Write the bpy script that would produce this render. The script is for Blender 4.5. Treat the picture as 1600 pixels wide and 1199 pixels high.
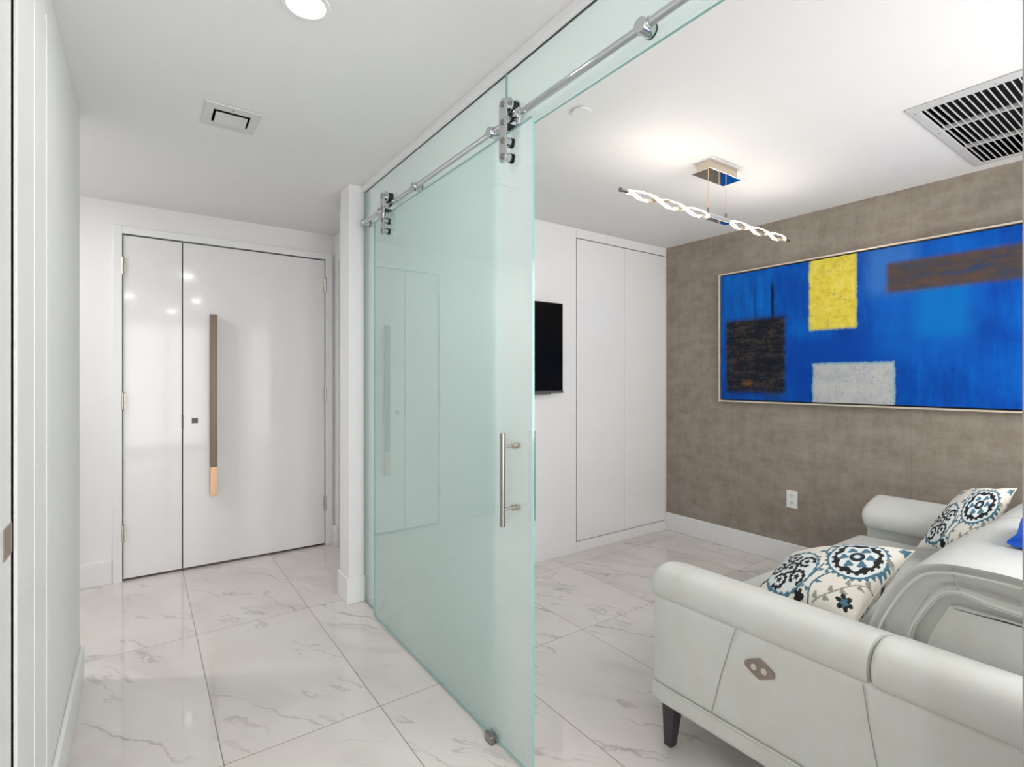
import bpy, bmesh, math, random
import numpy as np
from mathutils import Vector, Matrix
PI = math.pi
for o in list(bpy.data.objects): bpy.data.objects.remove(o)
scene = bpy.context.scene
COL = scene.collection

# ---------------------------------------------------------------- camera
cd = bpy.data.cameras.new('camera'); cam = bpy.data.objects.new('camera', cd); COL.objects.link(cam)
cd.sensor_width = 36; cd.lens = 813 / 1600 * 36; cd.shift_y = -0.0047; cd.clip_start = .02
cam.location = (0, 0, 1.43); cam.rotation_euler = (PI / 2, 0, -math.atan(578 / 813))
scene.camera = cam
# ---------------------------------------------------------------- world, exposure
scene.view_settings.view_transform = 'Standard'; scene.view_settings.look = 'None'
scene.view_settings.exposure = 0.6; scene.view_settings.gamma = 1; scene.view_settings.use_curve_mapping = False
w = bpy.data.worlds.new('world'); scene.world = w; w.use_nodes = True
w.node_tree.nodes['Background'].inputs[0].default_value = (1, .985, .97, 1)
w.node_tree.nodes['Background'].inputs[1].default_value = 1.15

def area(name, loc, rot, sx, sy, power, color=(1, 1, 1), shape='RECTANGLE', portal=False, spread=PI):
    l = bpy.data.lights.new(name, 'AREA'); l.shape = shape; l.size = sx
    if shape == 'RECTANGLE': l.size_y = sy
    l.energy = power; l.color = color; l.spread = spread
    if portal: l.cycles.is_portal = True
    o = bpy.data.objects.new(name, l); COL.objects.link(o); o.location = loc; o.rotation_euler = rot
    return o
H = 2.67
area('window_portal', (2.65, -.36, 1.65), (-PI / 2, 0, PI), 2.1, 1.5, 1, portal=True)
area('window_portal', (.4, -3.3, 1.3), (-PI / 2, 0, PI), 2.4, 2.5, 1, portal=True)
# fill lamps added behind the camera, just outside two unseen windows
area('fill_den', (2.65, -.40, 1.65), (PI / 2, 0, 0), 2.1, 1.5, 30, (1, .985, .965))
area('fill_hall', (.4, -3.36, 1.3), (PI / 2, 0, 0), 2.4, 2.5, 78, (1, .985, .975))

# ---------------------------------------------------------------- node helper
class NT:
    def __init__(s, name):
        s.m = bpy.data.materials.new(name); s.m.use_nodes = True; s.t = s.m.node_tree
        s.n = s.t.nodes; s.b = s.n['Principled BSDF']; s.out = s.n['Material Output']
    def link(s, a, b): s.t.links.new(a, b)
    def node(s, typ, ins=None, **kw):
        n = s.n.new(typ)
        for k, v in kw.items(): setattr(n, k, v)
        for k, v in (ins or {}).items():
            if hasattr(v, 'is_output') or isinstance(v, bpy.types.NodeSocket): s.link(v, n.inputs[k])
            else: n.inputs[k].default_value = v
        return n
    def math(s, op, a, b=0, c=0):
        return s.node('ShaderNodeMath', {0: a, 1: b, 2: c}, operation=op).outputs[0]
    def geo(s): return s.node('ShaderNodeNewGeometry').outputs['Position']
    def sep(s, v):
        n = s.node('ShaderNodeSeparateXYZ', {0: v}); return n.outputs
    def mapping(s, v, loc=(0, 0, 0), scale=(1, 1, 1), rot=(0, 0, 0)):
        return s.node('ShaderNodeMapping', {'Vector': v, 'Location': loc, 'Scale': scale, 'Rotation': rot}).outputs[0]
    def noise(s, v, scale, detail=4, rough=.55, dist=0):
        return s.node('ShaderNodeTexNoise', {'Vector': v, 'Scale': scale, 'Detail': detail, 'Roughness': rough, 'Distortion': dist}).outputs['Fac']
    def ramp(s, f, stops):
        n = s.n.new('ShaderNodeValToRGB'); s.link(f, n.inputs[0]); e = n.color_ramp.elements
        while len(e) < len(stops): e.new(.5)
        for i, (p, c) in enumerate(stops):
            e[i].position = p; e[i].color = c if len(c) == 4 else (*c, 1)
        return n.outputs[0]
    def smooth(s, f, a, b):
        return s.node('ShaderNodeMapRange', {0: f, 1: a, 2: b, 3: 0.0, 4: 1.0}, interpolation_type='SMOOTHSTEP').outputs[0]
    def mix(s, f, a, b):
        n = s.n.new('ShaderNodeMix'); n.data_type = 'RGBA'
        for i, v in ((0, f), (6, a), (7, b)):
            if isinstance(v, bpy.types.NodeSocket): s.link(v, n.inputs[i])
            else: n.inputs[i].default_value = v if i == 0 else (*v[:3], 1)
        return n.outputs[2]
    def bump(s, h, strength, dist=.01):
        n = s.node('ShaderNodeBump', {'Height': h, 'Strength': strength, 'Distance': dist}); s.link(n.outputs[0], s.b.inputs['Normal'])

def sr(r, g, b):
    f = lambda c: (c / 255 / 12.92) if c / 255 <= .04045 else ((c / 255 + .055) / 1.055) ** 2.4
    return (f(r), f(g), f(b))

def simple(name, col, rough=.5, metal=0, coat=0, bump=0, bscale=300, spec=.5):
    t = NT(name); t.b.inputs['Roughness'].default_value = rough
    t.b.inputs['Metallic'].default_value = metal; t.b.inputs['Coat Weight'].default_value = coat
    t.b.inputs['Coat Roughness'].default_value = .03; t.b.inputs['Specular IOR Level'].default_value = spec
    nz = t.noise(t.geo(), 9, 3)
    t.link(t.mix(nz, [c * .985 for c in col], [min(1, c * 1.015) for c in col]), t.b.inputs['Base Color'])
    if bump: t.bump(t.noise(t.geo(), bscale, 2), bump, .001)
    return t.m

M = {}
M['wall'] = simple('white_wall_paint', (.86, .86, .865), .5, bump=.25, bscale=260)
M['ceiling'] = simple('white_ceiling_paint', (.86, .86, .86), .7, bump=.15, bscale=200)
M['trim'] = simple('white_trim_gloss', (.86, .865, .875), .3)
M['lacquer'] = simple('white_lacquer', (.85, .85, .855), .16, coat=.35)
M['doorlacquer'] = simple('white_door_lacquer', (.83, .83, .835), .10, coat=.15, spec=.35)
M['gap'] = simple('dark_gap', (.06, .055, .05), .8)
M['seam'] = simple('grey_seam', (.45, .45, .46), .8)
M['chrome'] = simple('polished_chrome', (.62, .64, .66), .07, 1)
M['steel'] = simple('satin_steel', (.34, .32, .30), .22, 1)
M['nickel'] = simple('nickel', (.62, .58, .52), .25, 1)
M['rubber'] = simple('black_rubber', (.01, .01, .012), .45)
M['tv'] = simple('tv_screen_black', (.0015, .0015, .0018), .25, spec=.15)
M['tvbezel'] = simple('tv_bezel', (.10, .10, .11), .35)
M['bronze'] = simple('brown_bronze', sr(98, 84, 76), .32, .6)
M['copper'] = simple('rose_copper', sr(206, 168, 138), .3, .45)  # pendant wires; on the pull bar it paints a tan reflection
M['frame'] = simple('champagne_frame', sr(226, 213, 196), .35, .35)
M['black'] = simple('matt_black', (.008, .008, .01), .6)
M['outlet'] = simple('outlet_plastic', (.86, .85, .83), .35)
M['leg'] = simple('dark_leg', sr(62, 60, 62), .3)
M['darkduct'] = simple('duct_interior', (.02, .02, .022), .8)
M['grille'] = simple('grille_metal', (.62, .62, .62), .4)
M['vent'] = simple('vent_metal', (.72, .72, .72), .4)
M['brushed'] = simple('taupe_metal', sr(150, 138, 130), .35, .7)
M['blue'] = simple('blue_cloth', sr(20, 84, 190), .8)
M['canopy'] = simple('canopy_nickel', sr(205, 192, 175), .2, .75)
M['mirror'] = simple('mirror_chrome', (.86, .86, .86), .02, 1)
M['thread'] = simple('grey_stitching', sr(168, 172, 167), .7)

def emis(name, col, st):
    t = NT(name); t.b.inputs['Base Color'].default_value = (.9, .9, .9, 1)
    t.b.inputs['Emission Color'].default_value = (*col, 1); t.b.inputs['Emission Strength'].default_value = st
    return t.m
M['greypaint'] = simple('taupe_grey_paint', sr(172, 168, 160), .5)
M['latch'] = simple('latch_plate_metal', sr(150, 134, 120), .5, .2)
M['lock'] = simple('lock_metal', sr(112, 112, 114), .6)
M['lamp'] = emis('lamp_lens', (1, .97, .92), 14)
M['led'] = emis('led_strip', (1, .80, .60), 7)

def leather():
    t = NT('white_leather'); p = t.geo()
    v = t.node('ShaderNodeTexVoronoi', {'Vector': p, 'Scale': 420.0}, feature='DISTANCE_TO_EDGE').outputs['Distance']
    n = t.noise(p, 6, 4, .6)
    warm = t.ramp(n, [(.35, sr(220, 224, 220)), (.7, sr(216, 215, 208))])
    # soft scuffs and worn patches
    n2 = t.noise(t.mapping(p, scale=(1, 1, 1), loc=(3, 1, 2)), 26, 5, .7)
    s = t.smooth(n2, .66, .80)
    t.link(t.mix(t.math('MULTIPLY', s, .35), warm, sr(190, 182, 168)), t.b.inputs['Base Color'])
    t.b.inputs['Roughness'].default_value = .5
    wr = t.noise(t.mapping(p, scale=(1, 1, .7)), 22, 4, .6)
    h = t.math('ADD', t.math('MULTIPLY', t.smooth(v, 0, .12), .12), t.math('MULTIPLY', wr, .8))
    t.bump(h, .25, .006)
    return t.m
M['leather'] = leather()

def wallpaper():
    t = NT('taupe_wallpaper'); p = t.geo()
    a = t.noise(t.mapping(p, scale=(1, 1.0, 2.6)), 5, 9, .72)
    b = t.noise(t.mapping(p, scale=(1, 2.6, .9), loc=(5, 5, 5)), 6, 9, .72)
    c = t.noise(t.mapping(p, scale=(1, 1, 6)), 60, 6, .8)
    f = t.math('ADD', t.math('MULTIPLY', a, .42), t.math('ADD', t.math('MULTIPLY', b, .30), t.math('MULTIPLY', c, .28)))
    col = t.ramp(f, [(.34, sr(120, 109, 99)), (.45, sr(141, 130, 119)), (.53, sr(154, 144, 133)), (.66, sr(168, 158, 147))])
    y = t.sep(p)[1]
    fr = t.math('PINGPONG', t.math('SUBTRACT', y, .05), .30)
    line = t.smooth(fr, .004, 0)
    t.link(t.mix(t.math('MULTIPLY', line, .25), col, sr(105, 95, 88)), t.b.inputs['Base Color'])
    t.b.inputs['Roughness'].default_value = .55
    t.bump(f, .2, .003)
    return t.m
M['wallpaper'] = wallpaper()

def marble():
    t = NT('marble_tiles'); p = t.geo(); x, y, z = t.sep(p)
    gx = t.math('DIVIDE', t.math('SUBTRACT', x, .247), .6); gy = t.math('DIVIDE', t.math('SUBTRACT', y, 2.185), 1.197)
    ix = t.math('FLOOR', gx); iy = t.math('FLOOR', gy)
    cell = t.node('ShaderNodeCombineXYZ', {0: ix, 1: iy, 2: 0.0}).outputs[0]
    rnd = t.node('ShaderNodeTexWhiteNoise', {'Vector': cell}, noise_dimensions='3D').outputs['Color']
    off = t.node('ShaderNodeVectorMath', {0: rnd, 3: 37.0}, operation='SCALE').outputs[0]
    q = t.node('ShaderNodeVectorMath', {0: p, 1: off}, operation='ADD').outputs[0]
    q = t.mapping(q, rot=(0, 0, 1.0))
    warp = t.node('ShaderNodeTexNoise', {'Vector': q, 'Scale': 2.2, 'Detail': 7.0, 'Roughness': .55}).outputs['Color']
    wv = t.node('ShaderNodeVectorMath', {0: warp, 1: (.5, .5, .5)}, operation='SUBTRACT').outputs[0]
    wv = t.node('ShaderNodeVectorMath', {0: wv, 3: .26}, operation='SCALE').outputs[0]
    q2 = t.node('ShaderNodeVectorMath', {0: q, 1: wv}, operation='ADD').outputs[0]
    def vein(scale, stretch, wdt, loc):
        n = t.noise(t.mapping(q2, scale=(stretch, 1, 1), loc=loc), scale, 3, .5)
        d = t.math('ABSOLUTE', t.math('SUBTRACT', n, .5))
        return t.smooth(d, wdt, 0)
    m1 = t.smooth(t.noise(q, 1.7, 2), .42, .58); m2 = t.smooth(t.noise(t.mapping(q, loc=(9, 2, 0)), 3.1, 2), .44, .58)
    v1 = t.math('MULTIPLY', vein(1.9, .14, .0075, (0, 0, 0)), m1)
    v2 = t.math('MULTIPLY', vein(4.6, .16, .013, (4, 8, 0)), m2)
    v3 = t.math('MULTIPLY', vein(2.0, .16, .09, (2, 3, 0)), m1)
    v = t.math('MINIMUM', t.math('ADD', t.math('ADD', t.math('MULTIPLY', v1, .5), t.math('MULTIPLY', v2, .33)), t.math('MULTIPLY', v3, .14)), 1)
    cloud = t.noise(q2, 1.3, 4)
    base = t.ramp(cloud, [(.3, sr(220, 214, 209)), (.6, sr(228, 223, 219)), (.8, sr(225, 216, 212))])
    c = t.mix(v, base, sr(138, 128, 122))
    fx = t.math('PINGPONG', gx, .5); fy = t.math('PINGPONG', gy, .5)
    lx = t.smooth(t.math('MULTIPLY', fx, .6), .0026, .0012); ly = t.smooth(t.math('MULTIPLY', fy, 1.197), .0026, .0012)
    den = t.math('MULTIPLY', t.math('GREATER_THAN', x, 1.2), t.smooth(t.math('ABSOLUTE', t.math('SUBTRACT', y, 3.0)), .0026, .0012))
    g = t.math('MAXIMUM', t.math('MAXIMUM', lx, ly), den)
    c = t.mix(t.math('MULTIPLY', g, .85), c, sr(118, 102, 94))
    t.link(c, t.b.inputs['Base Color'])
    t.link(t.math('ADD', t.math('MULTIPLY', g, .4), .03), t.b.inputs['Roughness'])
    return t.m
M['marble'] = marble()

def glass_frost(name, col):
    """acid-etched face of a pane: scatters light both ways"""
    t = NT(name)
    dif = t.node('ShaderNodeBsdfDiffuse', {'Color': (*col, 1)}).outputs[0]
    trn = t.node('ShaderNodeBsdfTranslucent', {'Color': (*col, 1)}).outputs[0]
    t.link(t.node('ShaderNodeMixShader', {0: .66, 1: dif, 2: trn}).outputs[0], t.out.inputs[0])
    return t.m
def glass_clear(name, col, ior):
    """polished face of a pane: green body tint with a sharp reflection"""
    t = NT(name)
    tr = t.node('ShaderNodeBsdfTransparent', {'Color': (*col, 1)}).outputs[0]
    gl = t.node('ShaderNodeBsdfGlossy', {'Color': (1, 1, 1, 1), 'Roughness': .006}).outputs[0]
    geo = t.node('ShaderNodeNewGeometry')
    fr = t.math('MULTIPLY', t.node('ShaderNodeFresnel', {'IOR': ior}).outputs[0], t.math('SUBTRACT', 1.0, geo.outputs['Backfacing']))
    t.link(t.node('ShaderNodeMixShader', {0: fr, 1: tr, 2: gl}).outputs[0], t.out.inputs[0])
    return t.m
M['frost'] = glass_frost('etched_glass_face', (.85, .895, .88))
M['clear'] = glass_clear('green_glass_face', (.89, .962, .958), 1.78)
M['glassedge'] = simple('glass_edge_green', sr(140, 186, 184), .1, coat=.5)

def window_glass():
    t = NT('window_glass')
    tr = t.node('ShaderNodeBsdfTransparent').outputs[0]
    gl = t.node('ShaderNodeBsdfGlossy', {'Roughness': .01}).outputs[0]
    t.link(t.node('ShaderNodeMixShader', {0: .04, 1: tr, 2: gl}).outputs[0], t.out.inputs[0])
    return t.m
M['window'] = window_glass()

# ---------------------------------------------------------------- mesh helpers
def obj(name, bm, mat, parent=None, smooth=False, bevel=0, segs=2):
    me = bpy.data.meshes.new(name); bmesh.ops.recalc_face_normals(bm, faces=bm.faces)
    bm.to_mesh(me); bm.free()
    for m in (mat if isinstance(mat, (list, tuple)) else [mat]): me.materials.append(M[m] if isinstance(m, str) else m)
    if smooth:
        for p in me.polygons: p.use_smooth = True
        me.set_sharp_from_angle(angle=math.radians(38))
    o = bpy.data.objects.new(name, me); COL.objects.link(o)
    if parent:
        o.parent = parent
        if parent.type == 'EMPTY': o.matrix_parent_inverse = Matrix.Translation(-Vector(parent.location))
    if bevel:
        b = o.modifiers.new('bevel', 'BEVEL'); b.width = bevel; b.segments = segs; b.limit_method = 'ANGLE'; b.angle_limit = math.radians(40)
        b.harden_normals = False
    return o
def thing(name, label, cat, loc, group=None):
    o = bpy.data.objects.new(name, None); COL.objects.link(o); o.location = loc; o.empty_display_size = .1
    o['label'] = label; o['category'] = cat
    if group: o['group'] = group
    return o
def tag(o, label, cat, group=None):
    o['label'] = label; o['category'] = cat
    if group: o['group'] = group
    return o
def struct(o, label=None):
    o['kind'] = 'structure'
    if label: o['label'] = label
    return o
def B(): return bmesh.new()
def box(bm, x0, x1, y0, y1, z0, z1, mi=0):
    vs = [bm.verts.new((x, y, z)) for x in (x0, x1) for y in (y0, y1) for z in (z0, z1)]
    fs = [(0, 1, 3, 2), (4, 6, 7, 5), (0, 4, 5, 1), (2, 3, 7, 6), (0, 2, 6, 4), (1, 5, 7, 3)]
    for f in fs:
        g = bm.faces.new([vs[i] for i in f]); g.material_index = mi
    return bm
def cyl(bm, p, q, r, n=24, r2=None, mi=0):
    p = Vector(p); q = Vector(q); d = (q - p).normalized(); r2 = r if r2 is None else r2
    a = d.orthogonal().normalized(); b = d.cross(a)
    R0 = [bm.verts.new(p + r * (a * math.cos(2 * PI * i / n) + b * math.sin(2 * PI * i / n))) for i in range(n)]
    R1 = [bm.verts.new(q + r2 * (a * math.cos(2 * PI * i / n) + b * math.sin(2 * PI * i / n))) for i in range(n)]
    for i in range(n):
        bm.faces.new((R0[i], R0[(i + 1) % n], R1[(i + 1) % n], R1[i])).material_index = mi
    bm.faces.new(R0[::-1]).material_index = mi; bm.faces.new(R1).material_index = mi
    return bm
def tube(bm, pts, r, n=10):
    pts = [Vector(p) for p in pts]; rings = []; up = None
    for i, p in enumerate(pts):
        d = (pts[min(i + 1, len(pts) - 1)] - pts[max(i - 1, 0)]).normalized()
        a = d.orthogonal().normalized() if up is None else (up - d * up.dot(d)).normalized()
        up = a; b = d.cross(a)
        rings.append([bm.verts.new(p + r * (a * math.cos(2 * PI * k / n) + b * math.sin(2 * PI * k / n))) for k in range(n)])
    for R, S in zip(rings, rings[1:]):
        for k in range(n): bm.faces.new((R[k], R[(k + 1) % n], S[(k + 1) % n], S[k]))
    bm.faces.new(rings[0][::-1]); bm.faces.new(rings[-1])
    return bm
def loft(bm, rings, cap=True, mi=0):
    V = [[bm.verts.new(p) for p in R] for R in rings]; n = len(V[0])
    for R, S in zip(V, V[1:]):
        for k in range(n): bm.faces.new((R[k], R[(k + 1) % n], S[(k + 1) % n], S[k])).material_index = mi
    if cap: bm.faces.new(V[0][::-1]); bm.faces.new(V[-1])
    return bm
def spline(P, n=8, closed=False):
    P = [np.array(p, float) for p in P]; out = []; N = len(P)
    for i in range(N if closed else N - 1):
        g = (lambda k: P[k % N]) if closed else (lambda k: P[min(max(k, 0), N - 1)])
        p0, p1, p2, p3 = g(i - 1), g(i), g(i + 1), g(i + 2)
        for s in range(n):
            u = s / n
            out.append(.5 * (2 * p1 + (p2 - p0) * u + (2 * p0 - 5 * p1 + 4 * p2 - p3) * u * u + (3 * p1 - p0 - 3 * p2 + p3) * u ** 3))
    if not closed: out.append(P[-1])
    return out
def offset(poly, d):
    n = len(poly); A = sum(poly[i][0] * poly[(i + 1) % n][1] - poly[(i + 1) % n][0] * poly[i][1] for i in range(n)); s = 1 if A > 0 else -1
    out = []
    for i in range(n):
        t = poly[(i + 1) % n] - poly[i - 1]; L = np.hypot(*t) + 1e-9
        nrm = np.array([t[1], -t[0]]) / L * s
        out.append(poly[i] - nrm * d)
    return out
def prism_x(bm, poly, x0, x1, r=.02, seg=5, bulge=0):
    """closed (y,z) outline swept along X with rounded ends"""
    rings = []
    for k in range(seg + 1):
        a = PI / 2 * k / seg; rings.append((x0 + r * (1 - math.sin(a)), r * (1 - math.cos(PI / 2 - a))))
    rings2 = [(x0 + x1 - x, d) for x, d in rings[::-1]]
    full = [(x, d) for x, d in rings]
    if bulge:
        for k in range(1, 8):
            u = k / 8; full.append((x0 + r + (x1 - x0 - 2 * r) * u, -bulge * math.sin(PI * u)))
    full += rings2
    loft(bm, [[(x, q[0], q[1]) for q in offset(poly, d)] for x, d in full])
    return bm
def soft_box(bm, x0, x1, y0, y1, z0, z1, r, puff=(0, 0, 0), n=14, seed=0, wob=0):
    """rounded, slightly pillowed block"""
    c = Vector(((x0 + x1) / 2, (y0 + y1) / 2, (z0 + z1) / 2)); h = Vector(((x1 - x0) / 2, (y1 - y0) / 2, (z1 - z0) / 2))
    g = bmesh.ops.create_cube(bm, size=2)['verts']
    edges = list({e for v in g for e in v.link_edges})
    bmesh.ops.subdivide_edges(bm, edges=edges, cuts=n, use_grid_fill=True)
    for v in bm.verts:
        p = v.co
        f = lambda t: math.copysign(abs(t) ** .8, t)
        q = Vector((f(p.x) * h.x, f(p.y) * h.y, f(p.z) * h.z))
        inner = Vector((max(-h.x + r, min(h.x - r, q.x)), max(-h.y + r, min(h.y - r, q.y)), max(-h.z + r, min(h.z - r, q.z))))
        d = q - inner
        s = inner + d.normalized() * r if d.length > 1e-6 else q
        b = [(1 - (s[i] / h[i]) ** 2) for i in range(3)]
        s = Vector((s.x + puff[0] * p.x * max(b[1], 0) * max(b[2], 0), s.y + puff[1] * p.y * max(b[0], 0) * max(b[2], 0), s.z + puff[2] * p.z * max(b[0], 0) * max(b[1], 0)))
        v.co = c + s
    return bm

# ================================================================ SETTING
FD = 4.577   # front door wall
b = B(); box(b, -1.8, 4.3, -3.4, 4.8, -.1, 0); struct(obj('floor', b, 'marble'))
b = B()
# ceiling, with a recess behind each duct opening
def slab_with_holes(bm, X, Y, z0, z1, holes):
    xs = sorted({X[0], X[1], *[v for h in holes for v in h[:2]]}); ys = sorted({Y[0], Y[1], *[v for h in holes for v in h[2:]]})
    for i in range(len(xs) - 1):
        for j in range(len(ys) - 1):
            cx, cy = (xs[i] + xs[i + 1]) / 2, (ys[j] + ys[j + 1]) / 2
            if any(h[0] < cx < h[1] and h[2] < cy < h[3] for h in holes): continue
            box(bm, xs[i], xs[i + 1], ys[j], ys[j + 1], z0, z1)
GR = (2.925, 3.905, .33, .865); VT = (.268, .420, 2.722, 2.862)
DL = [(.443, 1.80), (-.17, -.42), (.70, -.45), (-1.17, 3.75), (.45, -2.2)]
slab_with_holes(b, (-1.8, 4.3), (-3.4, 4.8), H, H + .12, [GR, VT])
bmesh.ops.remove_doubles(b, verts=b.verts, dist=1e-5)
struct(obj('ceiling', b, 'ceiling'))
# hall side wall with door opening y .80 .. 1.68
DO = (.80, 1.66, 2.335)
b = B(); box(b, -.40, -.24, DO[1], 3.19, 0, H); box(b, -.40, -.24, -1.2, DO[0], 0, H); box(b, -.40, -.24, DO[0], DO[1], DO[2], H)
struct(obj('wall_left', b, 'wall', bevel=.004))
b = B(); box(b, -1.8, -.40, 3.07, 3.19, 0, H); struct(obj('wall_foyer_near', b, 'wall'))
b = B(); box(b, -1.8, -1.7, 3.19, 4.8, 0, H); struct(obj('wall_foyer_left', b, 'wall'))
# front wall with door opening
b = B(); box(b, -1.8, -.115, FD, FD + .15, 0, H); box(b, 1.285, 1.6, FD, FD + .15, 0, H); box(b, -.115, 1.285, FD, FD + .15, 2.452, H)
struct(obj('wall_front', b, 'wall'))
b = B(); box(b, 1.36, 1.5, 4.46, FD, 0, H); box(b, 1.36, 1.5, 3.45, 3.62, 0, H); box(b, 1.36, 1.5, 3.62, 4.46, 2.44, H)
struct(obj('wall_foyer_right', b, 'wall'))
# stub wall (pillar) that ends the glass
b = B(); box(b, 1.072, 1.30, 3.293, 3.47, 0, H); struct(obj('wall_pillar', b, 'wall', bevel=.003))
b = B(); box(b, 1.20, 1.36, 3.40, 3.47, 0, H); struct(obj('wall_partition', b, 'wall'))
b = B(); box(b, 1.20, 4.2, 3.80, 3.9, 0, H); struct(obj('wall_closet_rear', b, 'wall'))
b = B(); box(b, 4.067, 4.2, -.35, 3.9, 0, H); struct(obj('wall_right', b, 'wallpaper'))
# den rear wall with a window added for fill light, near pillar
b = B(); box(b, 1.20, 1.60, -.35, -.25, 0, H); box(b, 3.70, 4.067, -.35, -.25, 0, H); box(b, 1.6, 3.7, -.35, -.25, 0, .9); box(b, 1.6, 3.7, -.35, -.25, 2.4, H)
struct(obj('wall_rear', b, 'wall'))
b = B(); box(b, 1.06, 1.20, -3.3, .19, 0, H); struct(obj('wall_near_pillar', b, 'greypaint', bevel=.003))
b = B(); box(b, -1.8, -.8, -3.4, -3.3, 0, H); box(b, -.8, 1.6, -3.4, -3.3, 2.55, H); box(b, -.8, 1.6, -3.4, -3.3, 0, .05); box(b, 1.60, 1.7, -3.4, -3.3, 0, H)
struct(obj('wall_hall_end', b, 'wall'))
b = B(); box(b, -1.8, -1.7, -3.3, -1.2, 0, H); box(b, -1.8, -.4, -1.3, -1.2, 0, H); struct(obj('wall_living', b, 'wall'))
def window(n, x0, x1, z0, z1, y, mid):
    b = B()
    for a, c in ((x0, x0 + .05), (x1 - .05, x1)): box(b, a, c, y - .04, y + .04, z0, z1)
    box(b, x0, x1, y - .04, y + .04, z0, z0 + .05); box(b, x0, x1, y - .04, y + .04, z1 - .05, z1)
    box(b, mid - .025, mid + .025, y - .04, y + .04, z0, z1)
    f = struct(obj('window_%d' % n, b, 'trim'))
    p = B(); box(p, x0 + .04, x1 - .04, y - .004, y + .004, z0 + .04, z1 - .04); obj('pane', p, 'window', f)
window(1, 1.6, 3.7, .9, 2.4, -.30, 2.65)  # unseen window, put in to bring fill light into the den
window(2, -.8, 1.6, .05, 2.55, -3.35, .4)

# skirtings
def skirt(name, pts, h, th=.016):
    """profile along axis-aligned segments; (x0,x1,y0,y1) footprints, chamfered top"""
    b = B()
    for (x0, x1, y0, y1) in pts: box(b, x0, x1, y0, y1, 0, h)
    return struct(obj(name, b, 'trim', bevel=.005))
skirt('baseboard_left', [(-.24, -.224, 2.165, 3.206)], .168)
skirt('baseboard_near', [(-.24, -.224, -1.2, DO[0] - .12)], .168)
skirt('baseboard_front', [(-1.7, -.17, FD - .016, FD)], .168)
skirt('baseboard_corner', [(1.344, 1.36, 4.46, FD), (1.335, 1.36, FD - .02, FD)], .168)
skirt('baseboard_pillar', [(1.056, 1.172, 3.277, 3.293), (1.056, 1.072, 3.293, 3.486)], .165)
skirt('baseboard_right', [(4.049, 4.067, -.25, 3.186)], .165)
skirt('baseboard_near_pillar', [(1.044, 1.06, -3.3, .19)], .165)

# casing of the front door
b = B(); box(b, -.168, -.113, FD - .022, FD + .01, 0, 2.505); box(b, 1.283, 1.340, FD - .022, FD + .01, 0, 2.505); box(b, -.113, 1.283, FD - .022, FD + .01, 2.452, 2.505)
struct(obj('trim_1', b, 'trim', bevel=.003))
# casing of the hall side door, stepped
b = B()
box(b, -.26, -.2375, DO[1], DO[1] + .235, 0, DO[2] + .15); box(b, -.24, -.2360, DO[1] + .235, DO[1] + .265, 0, DO[2] + .18)
box(b, -.24, -.2368, DO[1] + .265, DO[1] + .44, 0, DO[2] + .18); box(b, -.24, -.2350, DO[1] + .44, DO[1] + .50, 0, DO[2] + .20)
box(b, -.26, -.236, DO[0] - .1, DO[1], DO[2], DO[2] + .15)
box(b, -.26, -.236, DO[0] - .1, DO[0], 0, DO[2] + .15)
struct(obj('trim_2', b, 'trim', bevel=.003))
# casing in the foyer's right wall and its door
b = B(); box(b, 1.372, 1.41, 3.64, 4.45, .008, 2.43); d3 = struct(obj('door_3', b, 'doorlacquer', bevel=.002))
# ceiling channel over the glass
b = B(); box(b, 1.150, 1.192, .19, 3.293, 2.628, H); struct(obj('trim_3', b, 'trim', bevel=.002))

# ---- front door: two leaves
root = bpy.data.objects.new('door_1', None); COL.objects.link(root); root.location = (.59, FD, 0); struct(root)
root['label'] = 'white gloss double entry door with unequal leaves in the foyer'
b = B(); box(b, -.115, 1.285, FD + .055, FD + .07, 0, 2.452); obj('door_backing', b, 'gap', root)
b = B(); box(b, -.108, .2415, FD - .004, FD + .046, .018, 2.443); obj('narrow_leaf', b, 'doorlacquer', root, bevel=.002)
b = B(); box(b, .2485, 1.277, FD - .004, FD + .046, .018, 2.443); lf = obj('wide_leaf', b, 'doorlacquer', root, bevel=.002)
b = B(); box(b, -.108, 1.277, FD + .02, FD + .045, .002, .018); obj('threshold_seal', b, 'bronze', root)
# pull bar; lower end coloured tan to stand in for a reflection
b = B(); box(b, .418, .464, FD - .075, FD - .035, .765, 1.915); pb = obj('pull_bar', b, 'bronze', root, bevel=.002); pb['label'] = 'long square brown bronze pull bar'
b = B(); box(b, .418, .464, FD - .075, FD - .035, .545, .764); q = obj('pull_bar_reflection', b, 'copper', pb, bevel=.002); q['label'] = 'lower end of the pull bar with its tan reflection painted in'
b = B(); box(b, .43, .452, FD - .036, FD - .003, 1.80, 1.83); box(b, .43, .452, FD - .036, FD - .003, .60, .63); obj('pull_bracket', b, 'steel', pb)
b = B(); box(b, .303, .343, FD - .010, FD - .003, 1.095, 1.135); lk = obj('lock_plate', b, 'lock', root, bevel=.002)
b = B(); cyl(b, (.323, FD - .016, 1.115), (.323, FD - .009, 1.115), .012); obj('lock_cylinder', b, 'lock', lk, True)
b = B(); box(b, .239, .251, FD - .007, FD + .01, 1.06, 1.16); obj('strike_plate', b, 'lock', root)
for hx, zs in ((-.110, (2.225, 1.275, .345)), (1.281, (2.235, 1.30, .36))):
    for z in zs:
        b = B(); cyl(b, (hx, FD - .016, z - .058), (hx, FD - .016, z + .058), .0095, 16)
        for k in (-.058, -.02, .02, .055): cyl(b, (hx, FD - .016, z + k - .003), (hx, FD - .016, z + k + .003), .0115, 16)
        box(b, hx - .014, hx + .014, FD - .010, FD - .003, z - .055, z + .055)
        obj('hinge', b, 'nickel', root, True)

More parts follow.
